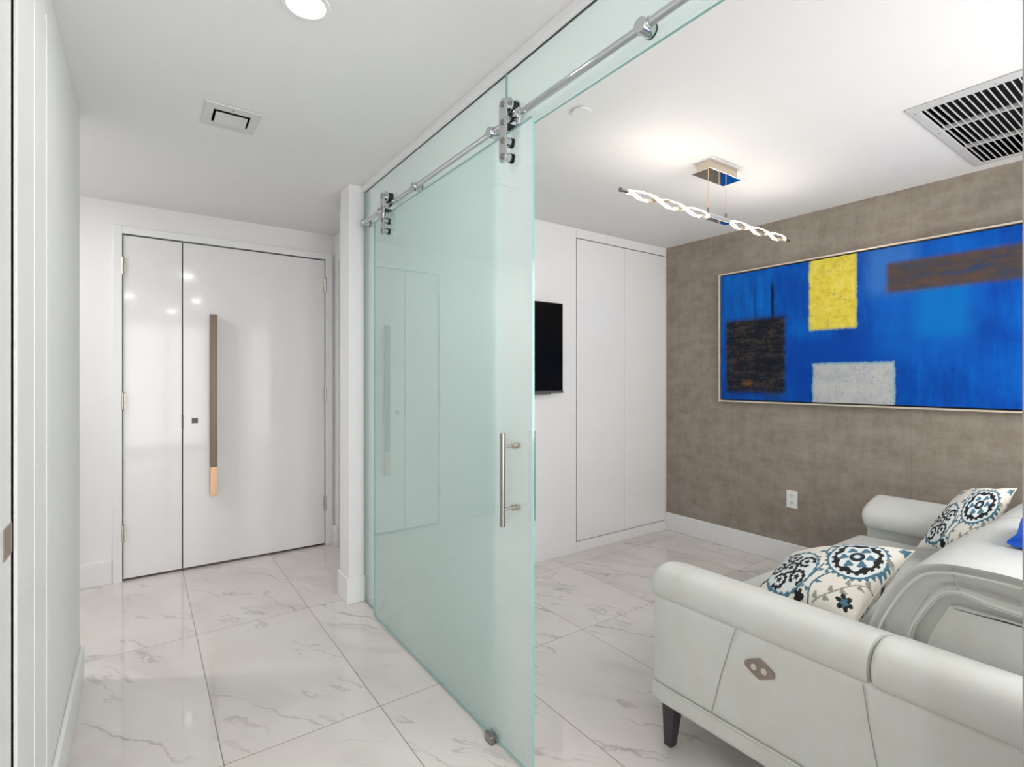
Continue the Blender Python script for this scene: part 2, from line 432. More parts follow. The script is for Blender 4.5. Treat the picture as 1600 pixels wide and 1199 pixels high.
# ---- hall side door on the left edge of the picture
root = bpy.data.objects.new('door_2', None); COL.objects.link(root); root.location = (-.28, 1.2, 0); struct(root)
b = B(); box(b, -.295, -.246, DO[0] + .01, DO[1] - .012, .01, DO[2] - .012); obj('door_leaf', b, 'trim', root, bevel=.003)
b = B(); box(b, -.32, -.30, DO[0], DO[1], 0, DO[2]); obj('door_backing', b, 'gap', root)
b = B(); box(b, -.26, -.2435, DO[1] - .10, DO[1] - .016, 1.03, 1.10); lp = obj('latch_plate', b, 'latch', root, bevel=.002); lp['label'] = 'small bronze-nickel latch plate'
b = B(); cyl(b, (-.254, DO[1] - .008, 1.02), (-.254, DO[1] - .008, 1.11), .006); obj('latch_bolt', b, 'black', lp, True)

# ---- white lacquer panelled wall of the den and the wardrobe
CY = 3.186
b = B(); box(b, 1.20, 2.912, CY, CY + .03, 0, H); struct(obj('wall_back', b, 'lacquer', bevel=.001))
t = thing('built_in_wardrobe', 'white gloss built-in wardrobe flush with the wall beside the taupe wallpaper', 'wardrobe', (3.49, CY, 0))
b = B(); box(b, 2.914, 4.067, CY, CY + .03, 2.594, H); obj('header_panel', b, 'lacquer', t, bevel=.001)
b = B(); box(b, 2.914, 4.067, CY, CY + .03, 0, .083); obj('plinth', b, 'lacquer', t, bevel=.001)
b = B(); box(b, 4.052, 4.067, CY, CY + .03, .083, 2.594); obj('side_stile', b, 'lacquer', t)
b = B(); box(b, 2.914, 4.067, CY + .032, CY + .045, 0, 2.64); obj('carcass', b, 'seam', t)
b = B(); box(b, 2.920, 3.487, CY, CY + .022, .089, 2.586); obj('door', b, 'lacquer', t, bevel=.0015)
b = B(); box(b, 3.490, 4.049, CY, CY + .022, .089, 2.586); obj('door', b, 'lacquer', t, bevel=.0015)

# ---- television
t = thing('wall_television', 'black flat television mounted on the white wall, half hidden by the glass door', 'television', (2.10, CY, 1.3))
b = B(); box(b, 1.49, 2.715, CY - .062, CY - .050, 1.335, 2.022); obj('screen', b, 'tv', t, bevel=.002)
b = B(); box(b, 1.485, 2.72, CY - .050, CY - .030, 1.320, 2.027); box(b, 1.485, 2.72, CY - .064, CY - .048, 1.318, 1.335); obj('casing', b, 'tvbezel', t, bevel=.002)
b = B(); box(b, 1.75, 2.45, CY - .031, CY, 1.45, 1.9); obj('wall_mount', b, 'black', t)
b = B(); box(b, 2.40, 2.60, CY - .055, CY - .035, 1.307, 1.319); obj('sensor_bar', b, 'tvbezel', t, bevel=.003)

# ================================================================ GLASS
def glass_box(name, x0, x1, y0, y1, z0, z1, parent):
    b = B(); box(b, x0, x1, y0, y1, z0, z1)
    for f in b.faces:
        cx = f.calc_center_median().x
        f.material_index = 1 if abs(cx - (x0 + x1) / 2) < 1e-4 else (2 if cx < (x0 + x1) / 2 else 0)
    return obj(name, b, ['frost', 'glassedge', 'clear'], parent)
part = thing('glass_partition', 'fixed frosted green glass panel and overhead pane behind the sliding door', 'glass partition', (1.17, 2.4, 0))
glass_box('fixed_panel', 1.165, 1.175, 1.684, 3.288, .006, 2.628, part)
glass_box('transom_panel', 1.165, 1.175, .192, 1.681, 2.366, 2.628, part)
RX, RZ = 1.135, 2.408
rail = thing('door_rail', 'round chrome rail running along the top of the frosted glass', 'rail', (RX, 1.7, RZ))
b = B(); cyl(b, (RX, .20, RZ), (RX, 3.215, RZ), .0125, 32); obj('rail_tube', b, 'chrome', rail, True)
for y in (3.185, 2.44, 1.728, .963, .32):
    b = B(); cyl(b, (RX - .022, y, RZ - .004), (1.162, y, RZ - .004), .021, 28)
    cyl(b, (RX, y - .022, RZ), (RX, y + .022, RZ), .0165, 28)
    s = obj('standoff', b, 'chrome', rail, True, bevel=.002)
    b = B(); cyl(b, (1.162, y, RZ - .004), (1.165, y, RZ - .004), .022, 28); obj('gasket', b, 'rubber', s, True)
for y in (2.925, 1.555):
    b = B(); cyl(b, (RX, y - .014, RZ), (RX, y + .014, RZ), .022, 28); cyl(b, (RX, y, RZ - .04), (RX, y, RZ), .010, 16)
    s = obj('end_stop', b, 'chrome', rail, True, bevel=.002)
    b = B(); cyl(b, (RX, y + .014, RZ), (RX, y + .022, RZ), .019, 28); obj('bumper', b, 'rubber', s, True)

door = thing('sliding_glass_door', 'large frosted green glass sliding door hanging from the chrome rail', 'sliding door', (1.135, 2.24, 0))
glass_box('glass_panel', 1.130, 1.140, 1.465, 3.017, .012, 2.366, door)
def hanger(y):
    b = B()
    n = 14; ring = []
    for i in range(n + 1): a = PI * i / n; ring.append((y + .0235 * math.cos(a), 2.452 + .0235 * math.sin(a)))
    for i in range(n + 1): a = PI + PI * i / n; ring.append((y + .0235 * math.cos(a), 2.258 + .0235 * math.sin(a)))
    loft(b, [[(1.093, p, q) for p, q in ring], [(1.101, p, q) for p, q in ring]])
    h = obj('hanger_plate', b, 'chrome', door, True, bevel=.0015)
    b = B(); cyl(b, (1.1215, y, 2.450), (1.1485, y, 2.450), .028, 32); obj('roller', b, 'rubber', h, True)
    b = B(); cyl(b, (1.114, y, 2.450), (1.1215, y, 2.450), .034, 32); cyl(b, (1.1485, y, 2.450), (1.155, y, 2.450), .034, 32); cyl(b, (1.100, y, 2.450), (1.116, y, 2.450), .017, 24)
    obj('roller_flange', b, 'chrome', h, True, bevel=.001)
    b = B(); box(b, 1.101, 1.150, y - .012, y + .020, 2.372, 2.384); box(b, 1.101, 1.113, y - .012, y + .012, 2.352, 2.384); obj('anti_jump_block', b, 'rubber', h, bevel=.002)
    for z in (2.318, 2.260):
        b = B(); cyl(b, (1.101, y, z), (1.126, y, z), .0165, 28); c = obj('glass_clamp', b, 'chrome', h, True, bevel=.0015)
        b = B(); cyl(b, (1.126, y, z), (1.130, y, z), .018, 28); cyl(b, (1.140, y, z), (1.144, y, z), .018, 28); obj('washer', b, 'rubber', c, True)
    b = B()
    for z in (2.452, 2.385, 2.318, 2.258): cyl(b, (1.0905, y, z), (1.0935, y, z), .0115, 20); cyl(b, (1.0895, y, z), (1.0910, y, z), .006, 6)
    obj('bolt_heads', b, 'steel', h, True)
hanger(1.600); hanger(2.795)
HY = 1.558
b = B(); cyl(b, (1.066, HY, .893), (1.066, HY, 1.232), .0098, 24); cyl(b, (1.204, HY, .893), (1.204, HY, 1.232), .0098, 24)
hd = obj('pull_handle', b, 'steel', door, True, bevel=.001)
for z in (1.183, .955):
    b = B(); cyl(b, (1.066, HY, z), (1.204, HY, z), .0075, 20)
    for x in (1.112, 1.126, 1.144, 1.158): cyl(b, (x - .003, HY, z), (x + .003, HY, z), .0115, 20)
    obj('handle_post', b, 'nickel', hd, True)
b = B(); box(b, 1.105, 1.126, 1.695, 1.745, 0, .034); box(b, 1.144, 1.156, 1.695, 1.745, 0, .034); box(b, 1.105, 1.156, 1.695, 1.745, 0, .009)
tag(obj('door_floor_guide', b, 'steel', bevel=.004), 'small steel floor guide holding the bottom edge of the sliding glass', 'floor guide')

# ================================================================ CEILING FITTINGS
dl_labels = ['round lit recessed downlight in the hall ceiling at the top of the picture', 'round recessed downlight in the hall ceiling behind the viewpoint, left side',
             'round recessed downlight in the hall ceiling behind the viewpoint, right side', 'round recessed downlight in the foyer ceiling left of the entry door', 'round recessed downlight near the hall end window']
for (x, y), lb in zip(DL, dl_labels):
    t = thing('recessed_downlight', lb, 'ceiling light', (x, y, H), 'recessed downlights')
    b = B(); n = 40
    R = lambda r, z: [(x + r * math.cos(2 * PI * i / n), y + r * math.sin(2 * PI * i / n), z) for i in range(n)]
    loft(b, [R(.078, H), R(.076, H - .005), R(.062, H - .006), R(.056, H - .001)], cap=False); obj('trim_ring', b, 'trim', t, True)
    b = B(); cyl(b, (x, y, H - .004), (x, y, H - .0005), .057, 40); obj('lens', b, 'lamp', t)
    a = area('downlight', (x, y, H - .012), (0, 0, 0), .11, .11, 10 if y > 3 else (3.2 if y > 0 else 4.8), (1, .975, .94), 'DISK')

# small supply vent in the hall
t = thing('supply_vent', 'small white rectangular air vent with angled blade in the hall ceiling', 'air vent', (.34, 2.79, H))
x0, x1, y0, y1 = .230, .458, 2.665, 2.912
b = B(); slab_with_holes(b, (x0, x1), (y0, y1), H - .008, H - .001, [(VT[0], VT[1], VT[2], VT[3])]); bmesh.ops.remove_doubles(b, verts=b.verts, dist=1e-5)
obj('flange', b, 'vent', t, bevel=.002)
b = B(); box(b, VT[0] - .01, VT[1] + .01, VT[2] - .01, VT[3] + .01, H + .09, H + .1); 
for a_, c_ in ((VT[0] - .01, VT[0]), (VT[1], VT[1] + .01)): box(b, a_, c_, VT[2], VT[3], H, H + .1)
for a_, c_ in ((VT[2] - .01, VT[2]), (VT[3], VT[3] + .01)): box(b, VT[0], VT[1], a_, c_, H, H + .1)
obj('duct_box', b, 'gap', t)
b = B(); loft(b, [[(VT[0] + .010, 2.744, H - .007), (VT[0] + .010, 2.746, H - .004), (VT[0] + .010, 2.846, H - .014), (VT[0] + .010, 2.844, H - .017)],
                  [(VT[1] - .010, 2.744, H - .007), (VT[1] - .010, 2.746, H - .004), (VT[1] - .010, 2.846, H - .014), (VT[1] - .010, 2.844, H - .017)]]); obj('blade', b, 'vent', t)
b = B(); cyl(b, ((x0 + x1) / 2, 2.693, H - .0095), ((x0 + x1) / 2, 2.693, H - .007), .004, 12); obj('screw', b, 'steel', t)

# round sprinkler cover
b = B(); cyl(b, (1.655, 1.775, H - .010), (1.655, 1.775, H - .003), .043, 48); cyl(b, (1.655, 1.775, H - .004), (1.655, 1.775, H), .038, 48)
tag(obj('sprinkler_cover', b, 'ceiling', smooth=True, bevel=.0015), 'flat round white sprinkler cover plate on the den ceiling', 'sprinkler cover')

# big return grille
t = thing('return_air_grille', 'large louvred return air grille in the den ceiling above the sofa', 'air grille', (3.4, .6, H))
b = B(); slab_with_holes(b, (2.868, 3.945), (.27, .905), H - .010, H - .001, [GR]); bmesh.ops.remove_doubles(b, verts=b.verts, dist=1e-5); obj('flange', b, 'grille', t, bevel=.003)
b = B(); box(b, GR[0] - .01, GR[1] + .01, GR[2] - .01, GR[3] + .01, H + .10, H + .11)
for a_, c_ in ((GR[0] - .01, GR[0]), (GR[1], GR[1] + .01)): box(b, a_, c_, GR[2], GR[3], H, H + .1)
for a_, c_ in ((GR[2] - .01, GR[2]), (GR[3], GR[3] + .01)): box(b, GR[0], GR[1], a_, c_, H, H + .1)
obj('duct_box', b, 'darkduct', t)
ny = 22; py = (GR[3] - GR[2]) / ny
for i in range(ny):
    y = GR[2] + py * (i + .5); b = B()
    s = [(y - .0070, H - .008), (y - .0020, H - .009), (y + .0100, H + .018), (y + .0070, H + .020)]
    loft(b, [[(GR[0] + .001, a, c) for a, c in s], [(GR[1] - .001, a, c) for a, c in s]]); obj('slat', b, 'grille', t)
for x in (GR[0] + .31, GR[0] + .66):
    b = B(); box(b, x - .004, x + .004, GR[2], GR[3], H - .0095, H + .012); obj('divider', b, 'grille', t)
for x, y in ((2.93, .885), (3.25, .885), (3.6, .885), (2.895, .6), (3.925, .6)):
    b = B(); cyl(b, (x, y, H - .0115), (x, y, H - .0095), .003, 10); obj('screw', b, 'steel', t)

# ---- pendant
LY = 1.78; LZ = 2.362
t = thing('pendant_light', 'linear pendant with twisted glowing strips hanging from the den ceiling', 'pendant light', (2.73, LY, H))
b = B(); box(b, 2.60, 2.865, LY - .045, LY + .045, H - .062, H); obj('canopy', b, 'canopy', t, bevel=.002)
b = B(); box(b, 2.575, 2.89, LY - .062, LY + .062, H - .066, H - .062); obj('canopy_plate', b, 'mirror', t, bevel=.001)
b = B(); box(b, 2.585, 2.88, LY - .06, LY + .06, H - .003, H - .0005); obj('ceiling_plate', b, 'trim', t)
for x in (2.645, 2.822):
    b = B(); cyl(b, (x, LY, LZ + .045), (x, LY, H - .064), .0016, 8); c = obj('wire', b, 'copper', t, True)
    b = B(); cyl(b, (x, LY, LZ + .012), (x, LY, LZ + .048), .0065, 16); obj('cable_grip', b, 'steel', c, True)
b = B(); box(b, 2.635, 2.845, LY - .018, LY + .018, LZ - .016, LZ + .014); obj('driver_housing', b, 'mirror', t, bevel=.005, segs=3)
def ribbon(x0, x1, turns, ph, sgn):
    bm = B(); n = 90; wd = .0105; amp = .016; rings = []
    for i in range(n + 1):
        u = i / n; x = x0 + (x1 - x0) * u; env = min(1, math.sin(PI * min(u, 1 - u) * 6) if min(u, 1 - u) < 1 / 12 else 1)
        a = ph + turns * 2 * PI * u * sgn; A = amp * (.35 + .65 * env)
        c = Vector((x, LY + A * math.cos(a), LZ + A * math.sin(a))); rd = Vector((0, math.cos(a), math.sin(a)))
        tg = Vector((x1 - x0, -A * math.sin(a) * turns * 2 * PI * sgn, A * math.cos(a) * turns * 2 * PI * sgn)).normalized(); sd = rd.cross(tg)
        rings.append((c, rd, sd))
    loft(bm, [[c + rd * .002 + sd * wd, c + rd * .002 - sd * wd, c - rd * .001 - sd * wd, c - rd * .001 + sd * wd] for c, rd, sd in rings])
    arm = obj('twisted_arm', bm, 'canopy', t, True)
    bm = B(); loft(bm, [[c + rd * .0045 + sd * wd * .75, c + rd * .0045 - sd * wd * .75, c + rd * .0021 - sd * wd * .75, c + rd * .0021 + sd * wd * .75] for c, rd, sd in rings])
    obj('led_strip', bm, 'led', arm, True)
for ph in (0.3, .3 + PI): ribbon(1.975, 2.64, 1.5, ph, 1); ribbon(2.84, 3.50, 1.5, ph, 1)
for x in (2.1, 2.35, 2.55, 2.93, 3.15, 3.4):
    l = bpy.data.lights.new('led_glow', 'POINT'); l.energy = .85; l.color = (1, .94, .88); l.shadow_soft_size = .03
    o = bpy.data.objects.new('led_glow', l); COL.objects.link(o); o.location = (x, LY, LZ)
b = B(); cyl(b, (1.925, LY, LZ), (1.98, LY, LZ), .0075, 20); cyl(b, (1.918, LY, LZ), (1.930, LY, LZ), .011, 20); obj('end_cap', b, 'steel', t, True)
b = B(); cyl(b, (3.495, LY, LZ), (3.55, LY, LZ), .0075, 20); cyl(b, (3.545, LY, LZ), (3.557, LY, LZ), .011, 20); obj('end_cap', b, 'steel', t, True)

# ---- outlet
t = thing('wall_outlet', 'white double power outlet low on the taupe wallpaper', 'outlet', (4.067, 2.01, .505))
b = B(); box(b, 4.060, 4.067, 1.968, 2.050, .438, .572); pl = obj('cover_plate', b, 'outlet', t, bevel=.002)
for z in (.530, .480):
    b = B(); box(b, 4.0575, 4.061, 1.992, 2.026, z - .017, z + .017); s = obj('socket', b, 'outlet', t, bevel=.003)
    b = B(); box(b, 4.0568, 4.058, 2.001, 2.004, z - .001, z + .010); box(b, 4.0568, 4.058, 2.014, 2.017, z - .001, z + .010); cyl(b, (4.0568, 2.009, z - .009), (4.058, 2.009, z - .009), .003, 12); obj('slots', b, 'black', s)

# ================================================================ PAINTING
PY0, PY1, PZ0, PZ1 = .50, 2.602, 1.236, 2.318
def painting_mat():
    t = NT('abstract_blue_painting'); p = t.geo(); x, y, z = t.sep(p)
    s = t.math('DIVIDE', t.math('SUBTRACT', PY1, y), PY1 - PY0)      # 0 left .. 1 right
    v = t.math('DIVIDE', t.math('SUBTRACT', z, PZ0), PZ1 - PZ0)
    vec = t.node('ShaderNodeCombineXYZ', {0: t.math('MULTIPLY', s, 2.0), 1: v, 2: 0.0}).outputs[0]
    fine = t.noise(vec, 13, 9, .78); n2 = t.noise(t.mapping(vec, loc=(7, 3, 1)), 55, 5, .8); big = t.noise(vec, 3, 5, .6)
    vert = t.noise(t.mapping(vec, scale=(5, .8, 1)), 4, 6, .65); horz = t.noise(t.mapping(vec, scale=(.8, 5, 1)), 5, 6, .65)
    jx = t.math('MULTIPLY', t.math('SUBTRACT', fine, .5), .022); jy = t.math('MULTIPLY', t.math('SUBTRACT', n2, .5), .04)
    sj = t.math('ADD', s, jx); vj = t.math('ADD', v, jy)
    def rect(a0, a1, b0, b1, sx=.003, sy=.006):
        f = t.smooth(sj, a0 - sx, a0 + sx)
        f = t.math('MULTIPLY', f, t.smooth(sj, a1 + sx, a1 - sx))
        f = t.math('MULTIPLY', f, t.smooth(vj, b0 - sy, b0 + sy))
        return t.math('MULTIPLY', f, t.smooth(vj, b1 + sy, b1 - sy))
    mul = lambda a, k: t.math('MULTIPLY', a, k)
    c = t.ramp(t.math('ADD', mul(big, .6), mul(vert, .4)), [(.32, sr(0, 56, 146)), (.46, sr(0, 74, 174)), (.58, sr(0, 94, 196)), (.72, sr(4, 116, 208))])
    # deep blue central field
    c = t.mix(mul(rect(.28, .62, .0, .46, .05, .06), .75), c, sr(0, 66, 168))
    c = t.mix(mul(rect(.55, .80, .30, .98, .05, .08), .5), c, sr(14, 108, 210))
    c = t.mix(mul(rect(.01, .22, .50, 1.0, .04, .08), t.math('ADD', mul(vert, .9), -.05)), c, sr(10, 124, 222))
    c = t.mix(mul(rect(.66, .79, .42, .80, .03, .05), .65), c, sr(0, 124, 206))
    c = t.mix(mul(rect(.53, .66, .70, 1.0, .03, .06), .5), c, sr(74, 134, 205))
    # thin dark verticals on the left
    c = t.mix(mul(rect(.148, .158, .60, .88, .006, .08), .55), c, sr(8, 38, 88))
    c = t.mix(rect(.215, .226, .60, .88, .003, .06), c, sr(10, 30, 60))
    c = t.mix(mul(rect(.19, .25, .01, .12, .01, .02), .6), c, sr(14, 52, 96))
    # dark block
    dk = t.ramp(t.math('ADD', mul(t.math('ADD', fine, horz), .34), mul(n2, .32)), [(.40, sr(12, 16, 24)), (.50, sr(34, 34, 36)), (.56, sr(74, 64, 56)), (.60, sr(30, 32, 36)), (.68, sr(36, 84, 130))])
    c = t.mix(mul(rect(.030, .268, .07, .63, .014, .03), t.smooth(fine, .22, .46)), c, dk)
    c = t.mix(mul(rect(.045, .262, .12, .61, .006, .012), .85), c, dk)
    c = t.mix(mul(rect(.10, .14, .13, .16, .01, .02), .6), c, sr(150, 98, 30))
    # yellow block
    ye = t.ramp(fine, [(.34, sr(206, 186, 60)), (.48, sr(232, 212, 72)), (.60, sr(240, 224, 100)), (.72, sr(222, 208, 130))])
    c = t.mix(rect(.350, .502, .505, 1.05), c, sr(176, 186, 130))
    c = t.mix(rect(.355, .497, .515, 1.05), c, ye)
    sp = t.math('MULTIPLY', t.smooth(n2, .54, .60), t.smooth(t.noise(t.mapping(vec, loc=(2, 8, 4)), 7, 4, .7), .50, .60))
    c = t.mix(mul(mul(rect(.35, .50, .51, 1.05), sp), .8), c, sr(84, 104, 112))
    # pale grey block
    gy = t.ramp(t.math('ADD', mul(fine, .6), mul(n2, .4)), [(.36, sr(150, 160, 172)), (.46, sr(184, 188, 192)), (.58, sr(204, 202, 198)), (.72, sr(178, 170, 162))])
    c = t.mix(rect(.362, .608, -.1, .285), c, sr(140, 180, 196))
    c = t.mix(rect(.367, .602, -.1, .272), c, gy)
    c = t.mix(mul(mul(rect(.36, .61, -.1, .27), sp), .6), c, sr(60, 104, 168))
    # brown block upper right
    br = t.ramp(t.math('ADD', mul(fine, .55), mul(horz, .45)), [(.36, sr(34, 56, 100)), (.44, sr(70, 72, 84)), (.52, sr(88, 74, 68)), (.66, sr(108, 80, 64))])
    sl = t.math('ADD', v, mul(t.math('SUBTRACT', s, .6), -.02))
    c = t.mix(mul(rect(.585, .905, .70, .885, .012, .02), t.smooth(horz, .15, .42)), c, br)
    canvas = t.noise(vec, 380, 2, .6)
    t.link(t.mix(mul(canvas, .12), c, (0, .03, .12)), t.b.inputs['Base Color']); t.b.inputs['Specular IOR Level'].default_value = .15
    t.b.inputs['Roughness'].default_value = .5; t.bump(t.math('ADD', fine, n2), .15, .002)
    return t.m
M['painting'] = painting_mat()
t = thing('framed_painting', 'wide abstract blue painting with yellow, grey and dark blocks on the taupe wall', 'painting', (4.067, 1.55, 1.77))
b = B(); fw = .011
for (a0, a1, c0, c1) in ((PY0, PY0 + fw, PZ0, PZ1), (PY1 - fw, PY1, PZ0, PZ1), (PY0 + fw, PY1 - fw, PZ0, PZ0 + fw), (PY0 + fw, PY1 - fw, PZ1 - fw, PZ1)): box(b, 4.015, 4.062, a0, a1, c0, c1)
obj('frame', b, 'frame', t)
b = B(); box(b, 4.045, 4.062, PY0 + fw, PY1 - fw, PZ0 + fw, PZ1 - fw); obj('backing', b, 'black', t)
b = B(); box(b, 4.022, 4.045, PY0 + fw + .010, PY1 - fw - .010, PZ0 + fw + .010, PZ1 - fw - .010); obj('canvas', b, 'painting', t, bevel=.001)

# ================================================================ SOFA
SX0, SX1 = 1.640, 3.870
sofa = thing('leather_sofa', 'white leather reclining sofa on dark legs facing the television', 'sofa', ((SX0 + SX1) / 2, .8, 0))
b = B(); soft_box(b, SX0 - .004, SX1 + .004, .22, 1.362, .168, .250, .022, n=18); obj('base_rail', b, 'leather', sofa, True)
def arm(mirror):
    X = (lambda x: SX0 + SX1 - x) if mirror else (lambda x: x)
    a, c = sorted((X(1.640), X(1.865)))
    b = B(); soft_box(b, a, c, .22, 1.352, .236, .592, .022, puff=(.006, 0, 0), n=20); body = obj('arm_body', b, 'leather', sofa, True)
    # rolled top pad: section swept along the arm, rounded end
    sec = [(1.638, .588), (1.629, .615), (1.635, .652), (1.660, .684), (1.712, .697), (1.780, .684), (1.855, .658), (1.908, .625), (1.926, .580), (1.912, .535), (1.875, .518), (1.80, .535), (1.70, .572), (1.655, .580)]
    sec = spline(sec, 5, closed=True); cx, cz = 1.765, .628
    def pad(y0, y1, r0, r1, grow=0, dz=lambda y: 0):
        rings = []; N = 40
        for i in range(N + 1):
            u = i / N; y = y0 + (y1 - y0) * (1 - math.cos(PI * u)) / 2
            k = 1 + grow
            for e, r in ((y - y0, r0), (y1 - y, r1)):
                if e < r: k *= (1 - .62 * (1 - math.sqrt(max(0, 1 - (1 - e / r) ** 2))))
            rings.append([(X(cx + (p[0] - cx) * (k * .4 + .6 if k < 1 else k)), y, cz + (p[1] - cz) * k + dz(y)) for p in sec])
        bm = B(); loft(bm, rings); return bm
    p1 = obj('arm_pad', pad(.600, 1.364, .006, .035), 'leather', sofa, True)
    rear = lambda y: .006 + .03 * max(0, (.60 - y)) 
    p2 = obj('arm_pad', pad(.20, .602, .05, .018, .03), 'leather', sofa, True)
    # stitched seams on the outer side
    xo = X(1.6335); sg = 1 if mirror else -1
    b = B(); tube(b, [(xo, .992, .585), (xo, .998, .573), (xo, 1.015, .52), (xo, 1.05, .40), (xo, 1.087, .252)], .0014, 6); obj('seam', b, 'thread', body, True)
    b = B(); tube(b, [(xo, .614, .58), (xo, .60, .48), (xo, .579, .368), (xo, .56, .25)], .0012, 6); obj('seam', b, 'thread', body, True)
    b = B(); tube(b, [(X(1.6375), .24, .243), (X(1.6355), .8, .243), (X(1.6375), 1.335, .243)], .0035, 8); obj('piping', b, 'leather', body, True)
    if not mirror:
        cy, cz2 = .911, .4875; R = []
        pts = spline([(cy - .050, cz2 - .004), (cy - .046, cz2 + .010), (cy - .006, cz2 + .031), (cy + .006, cz2 + .031), (cy + .046, cz2 + .010), (cy + .050, cz2 - .004), (cy + .044, cz2 - .012), (cy + .006, cz2 - .031), (cy - .006, cz2 - .031), (cy - .044, cz2 - .012)], 4, closed=True)
        b = B(); loft(b, [[(1.630, q[0], q[1]) for q in pts], [(1.636, q[0], q[1]) for q in pts]])
        cp = obj('recline_control', b, 'brushed', body, True, bevel=.001); cp['label'] = 'taupe diamond-shaped control plate with two round buttons'
        for y in (cy - .017, cy + .017):
            b = B(); cyl(b, (1.627, y, cz2), (1.631, y, cz2), .0105, 24); obj('button', b, 'nickel', cp, True, bevel=.001)
    # leg: tapered dark blade
arm(False); arm(True)
for lx, ly, s, d in ((1.662, 1.315, 1, 1), (3.848, 1.315, -1, 1), (1.662, .30, 1, -1), (3.848, .30, -1, -1)):
    b = B(); T = [(lx - .002 * s, ly + .008 * d), (lx + .060 * s, ly + .008 * d), (lx + .060 * s, ly - .052 * d), (lx - .002 * s, ly - .052 * d)]
    Bt = [(lx + .002 * s, ly + .002 * d), (lx + .036 * s, ly + .002 * d), (lx + .036 * s, ly - .034 * d), (lx + .002 * s, ly - .034 * d)]
    loft(b, [[(p[0], p[1], .0) for p in Bt], [(p[0], p[1], .174) for p in T]]); obj('leg', b, 'leg', sofa, bevel=.004)
for i, (a, c) in enumerate(((1.885, 2.753), (2.757, 3.625))):
    b = B(); soft_box(b, a, c, .60, 1.395, .245, .475, .05, puff=(0, .012, .018), n=22); obj('seat_cushion', b, 'leather', sofa, True)
# back shell
gus = [(.612, .30), (.612, .56), (.592, .67), (.565, .745), (.528, .81), (.475, .838), (.33, .830), (.26, .82), (.25, .56), (.25, .30)]
b = B(); prism_x(b, spline(gus, 6, closed=True), 1.903, 3.607, .010); obj('back_gusset', b, 'leather', sofa, True)
shell = [(.556, .30), (.552, .60), (.500, .755), (.484, .776), (.460, .782), (.35, .780), (.26, .778), (.236, .76), (.232, .55), (.232, .30)]
b = B(); prism_x(b, spline(shell, 6, closed=True), 1.896, 3.614, .008); obj('back_shell', b, 'leather', sofa, True)
# folded back cushions: (y,z) outline
bc = [(.690, .43), (.715, .55), (.690, .655), (.655, .740), (.615, .812), (.570, .866), (.505, .894), (.42, .902), (.33, .900), (.25, .885), (.222, .845), (.25, .808),
      (.33, .800), (.41, .806), (.455, .815), (.485, .812), (.518, .785), (.552, .725), (.578, .66), (.59, .56), (.585, .43)]
bcs = spline(bc, 5, closed=True)
for a, c in ((1.888, 2.752), (2.758, 3.622)):
    b = B(); prism_x(b, bcs, a, c, .030, 6, bulge=.008); k = obj('back_cushion', b, 'leather', sofa, True)
    for x in (a + .004, c - .004):
        for d, r in ((.026, .0042),):
            out = [q for q in spline([p for p in bc[0:11]], 6)]
            pts = []
            for i, q in enumerate(out):
                tq = out[min(i + 1, len(out) - 1)] - out[max(i - 1, 0)]; nn = np.array([-tq[1], tq[0]]) / (np.hypot(*tq) + 1e-9)
                cc = np.array([.45, .6]); nn = nn if (cc - q) @ nn > 0 else -nn
                pts.append((x, q[0] + nn[0] * d, q[1] + nn[1] * d))
            b = B(); tube(b, pts, r, 8); obj('piping', b, 'leather', k, True)
        out = spline([(.597, .56), (.586, .66), (.560, .725), (.526, .787), (.488, .819), (.455, .822), (.41, .813), (.33, .807), (.25, .815)], 6)
        b = B(); tube(b, [(x, q[0], q[1]) for q in out], .0042, 8); obj('piping', b, 'leather', k, True)
    b = B(); tube(b, [(a + .28 * 0 + .001 + dx, y, z) for dx, y, z in ((-.001, .468, .83), (-.001, .478, .86), (.012, .49, .890))], .0022, 6); obj('seam', b, 'thread', k, True)

# blue cloth lying over the back
b = B(); pr = [(.412, .918), (.400, .960), (.385, 1.015), (.34, 1.03), (.25, 1.02), (.215, .96), (.215, .918)]
prism_x(b, spline(pr, 5, closed=True), 2.17, 2.50, .02)
tag(obj('folded_cloth', b, 'blue', smooth=True), 'bright blue folded cloth on top of the sofa back at the right edge', 'cloth')

